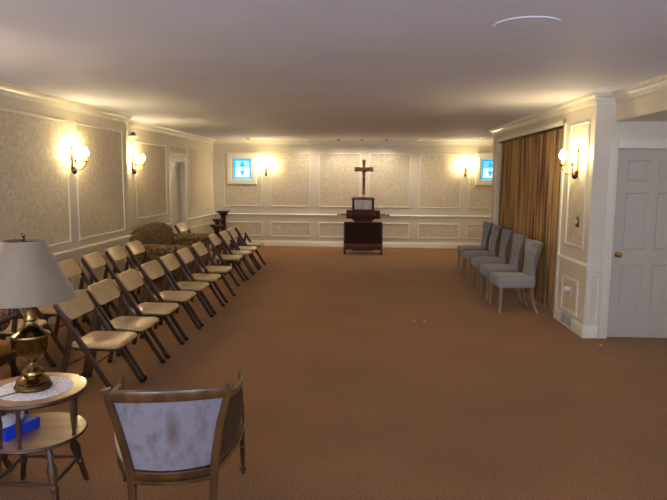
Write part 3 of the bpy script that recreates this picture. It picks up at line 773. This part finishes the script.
for a in (0, 120, 240): g.tube([(0, 0, 0.772), (0.096 * math.cos(math.radians(a)), 0.096 * math.sin(math.radians(a)), 0.772)], 0.0025, 6)
g.build('harp', M['brass'], lp, (-0.012, 0, 0))
MB().lathe([(0.006, 0.775), (0.010, 0.783), (0.006, 0.79), (0.011, 0.80), (0.008, 0.812), (0.0, 0.818)], n=12).build('finial', M['oldbrass'], lp, (-0.012, 0, 0))
MB().tube([(-0.03, -0.085, 0.006), (-0.07, -0.13, 0.005), (-0.12, -0.19, 0.004), (-0.16, -0.225, 0.003), (-0.18, -0.25, -0.03), (-0.185, -0.256, -0.2), (-0.19, -0.26, -0.5)], 0.0028, 6).build('cord', M['rubber'], lp)

# tissue box on the shelf
bx = empty('tissue_box', (-1.785, 2.932, 0.3712), 1.236); tag(bx, 'blue cardboard tissue box with white tissue on the lower table shelf', 'tissue box')
MB().box(-0.105, 0.105, -0.055, 0.055, 0, 0.055, 0.002).build('carton', M['blue'], bx)
g = MB()
for k, (xx, yy) in enumerate(((-0.055, 0.0), (-0.01, 0.012), (0.035, 0.02))):
    R = []
    for i, z in enumerate((0.056, 0.072, 0.092, 0.112 - 0.015 * k)):
        w = (0.05, 0.045, 0.05, 0.03)[i] * (1 - 0.3 * (k > 0))
        R.append([Vector((xx + w * math.cos(2 * PI * j / 10) * (1 + .2 * math.sin(3 * j + i)), yy + 0.35 * w * math.sin(2 * PI * j / 10), z + 0.006 * math.sin(j * 2.1 + k))) for j in range(10)])
    g.loft(R, cap=True)
g.build('tissue', M['paperw'], bx)

# ------------------------------------------------------------------ barrel armchair seen from behind (faces local +y)
ac = empty('barrel_armchair', (-0.92, 2.90, 0), math.radians(11)); tag(ac, 'wood-framed barrel armchair with worn pale back panel, seen from behind', 'armchair')
g = MB(); pl = []
for i in range(13):
    u = -1 + 2 * i / 12; pl.append((u * 0.268, -0.29 - 0.045 * (1 - u * u), 0.722 + 0.006 * (1 - u * u)))
g.tube(pl, 0.014, 10, ry=0.028, sq=True); g.build('top_rail', M['walnut'], ac)
g = MB(); pl = []
for i in range(13):
    u = -1 + 2 * i / 12; pl.append((u * 0.19 + 0.01, -0.275 - 0.045 * (1 - u * u), 0.342))
g.tube(pl, 0.016, 10, ry=0.020, sq=True); g.tube([(p[0], p[1] - 0.008, p[2] - 0.03) for p in pl], 0.018, 10, ry=0.010, sq=True); g.tube([(p[0], p[1] - 0.01, p[2] + 0.012) for p in pl], 0.012, 8, ry=0.005)
g.build('lower_rail', M['walnut'], ac)
for s in (-1, 1):
    pl = [(s * 0.182 + .008, -0.33, 0.0), (s * 0.182 + .01, -0.30, 0.2), (s * 0.188 + .01, -0.282, 0.34), (s * 0.203 + .006, -0.28, 0.44), (s * 0.231, -0.284, 0.58), (s * 0.264, -0.29, 0.70), (s * 0.272, -0.292, 0.752)]
    g = MB().tube(pl, [0.016, 0.019, 0.022, 0.020, 0.018, 0.017, 0.016], 10, sq=True, up=(0, 1, 0)); g.tube([(s * 0.272, -0.292, 0.748), (s * 0.274, -0.292, 0.757)], 0.020, 10, sq=True, up=(0, 1, 0))
    g.build('back_post', M['walnut'], ac)
# upholstered back
R = []; nu, nz = 14, 8
for j in range(nz + 1):
    z = 0.37 + (0.705 - 0.37) * j / nz; q_ = (z - 0.37) / 0.335; hw_ = 0.176 + 0.072 * q_ ** 1.25; xo = 0.01 * (1 - q_)
    o = [Vector((u * hw_ + xo, -0.283 - 0.042 * (1 - u * u) - 0.006, z)) for u in [-1 + 2 * i / nu for i in range(nu + 1)]]
    q = [Vector((u * hw_ + xo, -0.235 - 0.035 * (1 - u * u), z)) for u in [1 - 2 * i / nu for i in range(nu + 1)]]
    R.append(o + q)
MB().loft(R).build('back_panel', M['velour'], ac)
# seat frame following the barrel, seat pad
def barrel(k=1.0):
    P = [(-0.19, -0.27), (-0.228, -0.19), (-0.27, -0.06), (-0.305, 0.10), (-0.316, 0.25)]
    return [(x * k, y) for x, y in P]
for s in (-1, 1):
    P = [(-s * x, y) for x, y in barrel()]
    g = MB(); g.tube([(x, y, 0.355) for x, y in P], 0.015, 10, ry=0.022, sq=True); g.tube([(x * 1.015, y, 0.325) for x, y in P], 0.018, 10, ry=0.010, sq=True)
    g.build('side_rail', M['walnut'], ac)
    # woven side panel between rails
    top = [(s * 0.268, -0.28, 0.705), (s * 0.280, -0.17, 0.675), (s * 0.298, -0.04, 0.64), (s * 0.312, 0.10, 0.61), (s * 0.317, 0.22, 0.585)]
    R = []
    for i in range(5):
        b = Vector((P[i][0], P[i][1], 0.36)); t_ = Vector(top[i])
        nrm = Vector((s, 0, 0)) * 0.005
        R.append([b + nrm, t_ + nrm, t_ - nrm, b - nrm])
    MB().loft(R).build('side_panel', M['cane'], ac)
    g = MB(); g.tube(top[:1] + top[1:] + [(s * 0.316, 0.265, 0.585)], 0.017, 10, ry=0.017, sq=True)
    g.tube([(s * 0.316, 0.225, 0.585), (s * 0.316, 0.26, 0.612), (s * 0.316, 0.285, 0.618), (s * 0.316, 0.30, 0.60), (s * 0.316, 0.285, 0.588)], [0.014, 0.014, 0.014, 0.013, 0.010], 8)
    g.build('armrest', M['walnut'], ac)
    g = MB(); g.tube([(s * 0.316, 0.26, 0.59), (s * 0.322, 0.27, 0.42), (s * 0.326, 0.29, 0.2), (s * 0.33, 0.33, 0.0)], [0.013, 0.018, 0.016, 0.011], 10, sq=True, up=(0, 1, 0))
    lg = g.build('front_leg', M['walnut'], ac)
    g = MB(); g.lathe_axis([(0.021, 0), (0.021, 1)], (s * 0.3265, 0.295, 0.18), (s * 0.326, 0.293, 0.192), 12); g.lathe_axis([(0.016, 0), (0.018, 1)], (s * 0.3295, 0.3255, 0.02), (s * 0.329, 0.32, 0.05), 12)
    g.build('metal_ring', M['chrome'], lg)
g = MB(); g.tube([(-0.316, 0.26, 0.35), (-0.15, 0.30, 0.35), (0.15, 0.30, 0.35), (0.316, 0.26, 0.35)], 0.015, 10, ry=0.024, sq=True); g.build('front_rail', M['walnut'], ac)
def so():
    P = barrel(); P = [(x * 1.05, y) for x, y in P]
    return [(-x, y) for x, y in P] + [(0.15, 0.30), (-0.15, 0.30)] + P[::-1] + [(-0.1, -0.30), (0.1, -0.30)]
MB().pad(so(), 0.09, lambda a, b, c: (a - 0.01, b, 0.41 + c), dome=0.02, edge=0.15).build('seat', M['cream_seat'], ac)

# ------------------------------------------------------------------ armchairs at the left edge
oa = empty('carved_armchair', (-2.86, 4.05, 0), -0.0); tag(oa, 'dark carved wooden armchair with gold seat at the left edge behind the lamp', 'armchair')   # faces -y
MB().pad(rrect(0.54, 0.50, 0.06), 0.10, lambda a, b, c: (a, b, 0.43 + c), dome=0.02).build('seat', M['gold'], oa)
MB().box(-0.28, 0.28, -0.26, 0.26, 0.33, 0.39, 0.012).build('seat_frame', M['darkwood'], oa)
g = MB(); g.tube([(-0.25, 0.25, 0.40), (-0.27, 0.29, 0.7), (-0.25, 0.32, 0.86), (-0.12, 0.33, 0.93), (0, 0.33, 0.95), (0.12, 0.33, 0.93), (0.25, 0.32, 0.86), (0.27, 0.29, 0.7), (0.25, 0.25, 0.40)], 0.02, 10); g.tube([(-0.26, 0.26, 0.52), (0.26, 0.26, 0.52)], 0.018)
g.build('back_frame', M['darkwood'], oa)
MB().pad(rrect(0.46, 0.36, 0.09), 0.05, lambda a, b, c: (a, 0.285 + c + 0.1 * b, 0.71 + b)).build('back_panel', M['redflor'], oa)
for s in (-1, 1):
    MB().tube([(s * 0.27, 0.28, 0.66), (s * 0.30, 0.15, 0.67), (s * 0.31, 0.0, 0.66), (s * 0.31, -0.12, 0.65), (s * 0.30, -0.15, 0.61), (s * 0.29, -0.10, 0.54), (s * 0.27, -0.06, 0.38)], [.018, .022, .024, .024, .02, .017, .017], 10).build('armrest', M['darkwood'], oa)
    MB().tube([(s * 0.25, -0.23, 0.36), (s * 0.27, -0.25, 0.25), (s * 0.25, -0.235, 0.1), (s * 0.27, -0.26, 0.02), (s * 0.27, -0.26, 0)], [.03, .03, .016, .02, .018], 10).build('leg', M['darkwood'], oa)
    MB().tube([(s * 0.25, 0.24, 0.36), (s * 0.25, 0.26, 0.15), (s * 0.25, 0.31, 0)], [.022, .019, .016], 10).build('leg', M['darkwood'], oa)

ob = empty('upholstered_armchair', (-2.36, 3.0, 0), 0); tag(ob, 'tan swirl-patterned upholstered armchair cut off by the left edge beside the table', 'armchair')   # faces -y
MB().box(-0.28, 0.28, -0.27, 0.28, 0.20, 0.34, 0.03).build('base', M['swirl'], ob)
MB().pad(rrect(0.44, 0.48, 0.05), 0.12, lambda a, b, c: (a, b - 0.02, 0.385 + c), dome=0.02).build('seat_cushion', M['swirl'], ob)
for s in (-1, 1):
    g = MB(); g.box(s * 0.29 - 0.05, s * 0.29 + 0.05, -0.25, 0.28, 0.2, 0.45, 0.02); g.tube([(s * 0.30, -0.26, 0.475), (s * 0.30, 0.0, 0.48), (s * 0.30, 0.28, 0.475)], 0.06, 16); g.build('armrest', M['swirl'], ob)
    for yy in (-0.23, 0.23):
        MB().tube([(s * 0.30, yy, 0.23), (s * 0.335, yy, 0.16), (s * 0.315, yy, 0.07), (s * 0.34, yy * 1.05, 0.02), (s * 0.34, yy * 1.05, 0)], [.034, .032, .016, .022, .02], 10).build('leg', M['darkwood'], ob)
MB().pad(rrect(0.52, 0.42, 0.07), 0.12, lambda a, b, c: (a, 0.28 + c + 0.12 * b, 0.54 + b)).build('backrest', M['swirl'], ob)

# ------------------------------------------------------------------ small fixtures
def ceil_light(x, y, lit, lab):
    t = empty('recessed_downlight', (x, y, H)); tag(t, lab, 'ceiling light', 'small recessed ceiling downlights')
    MB().lathe([(0.035, 0.0), (0.04, -0.016), (0.055, -0.012), (0.062, 0.0)], n=24).build('trim_ring', M['plastic' if lit else 'ventm'], t)
    MB().lathe([(0.0, -0.034), (0.02, -0.03), (0.036, -0.014), (0.037, -0.001)], n=20).build('lens', M['lens' if lit else 'dimlens'], t)
    if True:  # spot added under the dark fixtures too, as even fill on the back wall
        l = bpy.data.lights.new('downlight', 'SPOT'); l.energy = 12.5; l.color = (1.0, 0.88, 0.70); l.spot_size = math.radians(155); l.spot_blend = 1.0; l.shadow_soft_size = 0.035
        o = bpy.data.objects.new('downlight', l); COL.objects.link(o); o.location = (x, y, H - 0.05)
for x, y, lit, lab in ((-2.62, 14.05, 0, 'dark unlit small ceiling downlight above the left stained glass window'),
                  (-1.30, 14.35, 1, 'pale small ceiling downlight left of the crucifix, above the second wall panel'),
                  (-0.53, 14.35, 0, 'dark small ceiling downlight first to the left of the crucifix'),
                  (0.02, 14.35, 0, 'dark small ceiling downlight directly above the crucifix'),
                  (0.59, 14.35, 0, 'dark small ceiling downlight first to the right of the crucifix'),
                  (1.34, 14.1, 1, 'pale small ceiling downlight right of the crucifix, above the fifth wall panel'),
                  (2.56, 13.2, 1, 'pale small ceiling downlight at the right next to the partition wall end')):
    ceil_light(x, y, lit, lab)
md = MB().lathe([(0.0, -0.006), (0.15, -0.006), (0.168, -0.005), (0.174, -0.007), (0.183, -0.006), (0.19, -0.003), (0.19, 0)], n=64).build('ceiling_cover_plate', M['ceil'], None, (0.95, 3.66, H))
tag(md, 'flat round painted cover plate on the near part of the ceiling', 'ceiling plate')

dc = empty('security_camera', (XLF - 0.0245 * (YB - 9.72), 9.72, 2.375), -0.0245); tag(dc, 'small dark dome security camera on a white bracket high on the left wall', 'camera')
MB().box(0, 0.11, -0.075, 0.075, -0.035, -0.02, 0.005).build('bracket', M['plastic'], dc)
MB().lathe([(0.038, -0.02), (0.040, 0.0), (0.036, 0.02), (0.024, 0.036), (0.0, 0.042)], (0.055, 0, 0), 20).build('dome', M['camdark'], dc)

def outlet(name, loc, rz, lab, cat='outlet', grp=None):
    t = empty(name, loc, rz); tag(t, lab, cat, grp)        # faces -y
    MB().box(-0.036, 0.036, -0.006, 0, -0.058, 0.058, 0.003).build('cover_plate', M['plastic'], t)
    g = MB()
    for z in (-0.02, 0.02): g.box(-0.016, 0.016, -0.009, -0.005, z - 0.013, z + 0.013, 0.003)
    g.build('socket', M['candle'], t); return t
outlet('wall_outlet', (-2.12 + 0.1, YB - 0.003, 0.45), 0, 'white electrical outlet low on the back wall behind the folding chairs', grp='outlets on the back wall')
outlet('wall_outlet', (2.72, YB - 0.003, 0.46), 0, 'white electrical outlet low on the back wall by the grey chairs', grp='outlets on the back wall')
ol = outlet('wall_outlet', (XR - 0.003, 6.93, 0.42), -PI / 2, 'white outlet low on the right wall behind the plug-in night light')
nl = empty('night_light', (XR - 0.0125, 6.93, 0.46), -PI / 2); tag(nl, 'white plug-in night light with round lens above the floor vent', 'night light')
MB().box(-0.02, 0.02, -0.03, 0, -0.02, 0.02, 0.005).build('body', M['plastic'], nl)
MB().lathe_axis([(0.028, 0), (0.032, .3), (0.030, .7), (0.018, 1)], (0, -0.03, 0), (0, -0.08, 0), 18).build('round_lens', M['plastic'], nl)
sw = empty('switch_plate', (XR - 0.003, 6.835, 1.24), -PI / 2); tag(sw, 'brass light switch plate with dimmer knob on the right wall', 'light switch')
MB().box(-0.05, 0.05, -0.006, 0, -0.06, 0.06, 0.003).build('cover_plate', M['oldbrass'], sw)
MB().lathe_axis([(0.02, 0), (0.018, 1)], (-0.01, -0.006, 0), (-0.01, -0.026, 0), 16).build('dimmer_knob', M['plastic'], sw)
vt = empty('floor_vent', (XR - 0.0165, 6.965, 0.088), -PI / 2); tag(vt, 'grey metal air vent grille set in the right baseboard', 'air vent')
MB().box(-0.185, 0.185, -0.004, 0, -0.068, 0.068, 0.002).build('backing', M['dark'], vt)
g = MB(); g.box(-0.185, 0.185, -0.012, -0.002, 0.056, 0.068, 0.002); g.box(-0.185, 0.185, -0.012, -0.002, -0.068, -0.056, 0.002)
for s in (-1, 1): g.box(s * 0.18 - 0.006, s * 0.18 + 0.006, -0.012, -0.002, -0.068, 0.068, 0.002)
g.box(-0.006, 0.006, -0.012, -0.002, -0.06, 0.06, 0.002)
g.build('frame', M['plastic'], vt)
g = MB()
for k in range(30):
    x = -0.17 + k * 0.34 / 29
    if abs(x) > 0.01: g.box(x - 0.0026, x + 0.0026, -0.010, -0.003, -0.056, 0.056)
g.build('grille', M['ventm'], vt)
for (x, y, lab) in ((0.67, 7.12, 'tiny white paper scrap on the carpet mid-room, left of two'), (0.79, 7.12, 'tiny white paper scrap on the carpet mid-room, right of two'), (2.52, 6.20, 'tiny white scrap on the carpet in front of the white door')):
    o = MB().loft([[Vector((0.012 * math.cos(a) * (1 + .3 * math.sin(3 * a)), 0.010 * math.sin(a), z)) for a in [2 * PI * j / 7 for j in range(7)]] for z in (0.0, 0.004)], smooth=False).build('paper_scrap', M['paperw'], None, (x, y, 0.001))
    tag(o, lab, 'paper scrap', 'paper scraps on the carpet')

# ------------------------------------------------------------------ light
w = bpy.data.worlds.new('sky'); SC.world = w; w.use_nodes = True
w.node_tree.nodes['Background'].inputs['Color'].default_value = (0.55, 0.68, 1.0, 1); w.node_tree.nodes['Background'].inputs['Strength'].default_value = 0.6
def area(name, loc, sx, sy, rot, e, col):
    l = bpy.data.lights.new(name, 'AREA'); l.shape = 'RECTANGLE'; l.size = sx; l.size_y = sy; l.energy = e; l.color = col
    o = bpy.data.objects.new(name, l); COL.objects.link(o); o.location = loc; o.rotation_euler = rot; return o
for x, wd_, e in ((-1.75, 1.7, 175), (1.35, 1.7, 160), (3.6, 1.4, 6)):
    area('window_daylight', (x, Y0 + 0.02, 1.35), wd_, 1.7, (PI / 2 + 1.32, 0, 0), e, (0.60, 0.72, 1.0))

for x, y in ((XL + 0.13, 3.9), (XL + 0.13, 0.5), (XL + 0.13, -2.0), (XBK - 0.13, -0.6), (XBK - 0.13, 2.0)):     # unseen warm fill lamps, added to brighten the near end of the room
    l = bpy.data.lights.new('added_fill_lamp', 'POINT'); l.energy = (13, 7, 4)[0 if y > 3 else 1 if y > -1 else 2] if x < 0 else 1.0; l.color = (1.0, 0.80, 0.55); l.shadow_soft_size = 0.06
    o = bpy.data.objects.new('added_fill_lamp', l); COL.objects.link(o); o.location = (x, y, 2.0)

# ------------------------------------------------------------------ camera
F, PIT, YAW, ROL = 600.4, 0.1205, -0.0438, 0.0083
def ray(px, py):
    u = (px - 333.5) / F; v = (py - 250) / F
    c_, s_ = math.cos(ROL), math.sin(ROL); u, v = c_ * u + s_ * v, -s_ * u + c_ * v
    x, yy, zz = u, 1.0, -v
    c_, s_ = math.cos(PIT), math.sin(PIT); y_, z_ = c_ * yy + s_ * zz, -s_ * yy + c_ * zz
    c_, s_ = math.cos(YAW), math.sin(YAW); return Vector((c_ * x + s_ * y_, -s_ * x + c_ * y_, z_))
fw = ray(333.5, 250).normalized(); rt = (ray(433.5, 250) - ray(333.5, 250)).normalized(); up = rt.cross(fw)
cam = bpy.data.cameras.new('camera'); co = bpy.data.objects.new('camera', cam); COL.objects.link(co)
mtx = Matrix(((rt.x, up.x, -fw.x, 0), (rt.y, up.y, -fw.y, 0), (rt.z, up.z, -fw.z, 1.712), (0, 0, 0, 1)))
co.matrix_world = mtx
cam.sensor_width = 36; cam.lens = F / 667 * 36; cam.clip_start = 0.05
SC.camera = co
vs = SC.view_settings; vs.view_transform = 'Standard'; vs.look = 'None'; vs.gamma = 1; vs.use_curve_mapping = False
vs.exposure = 1.05
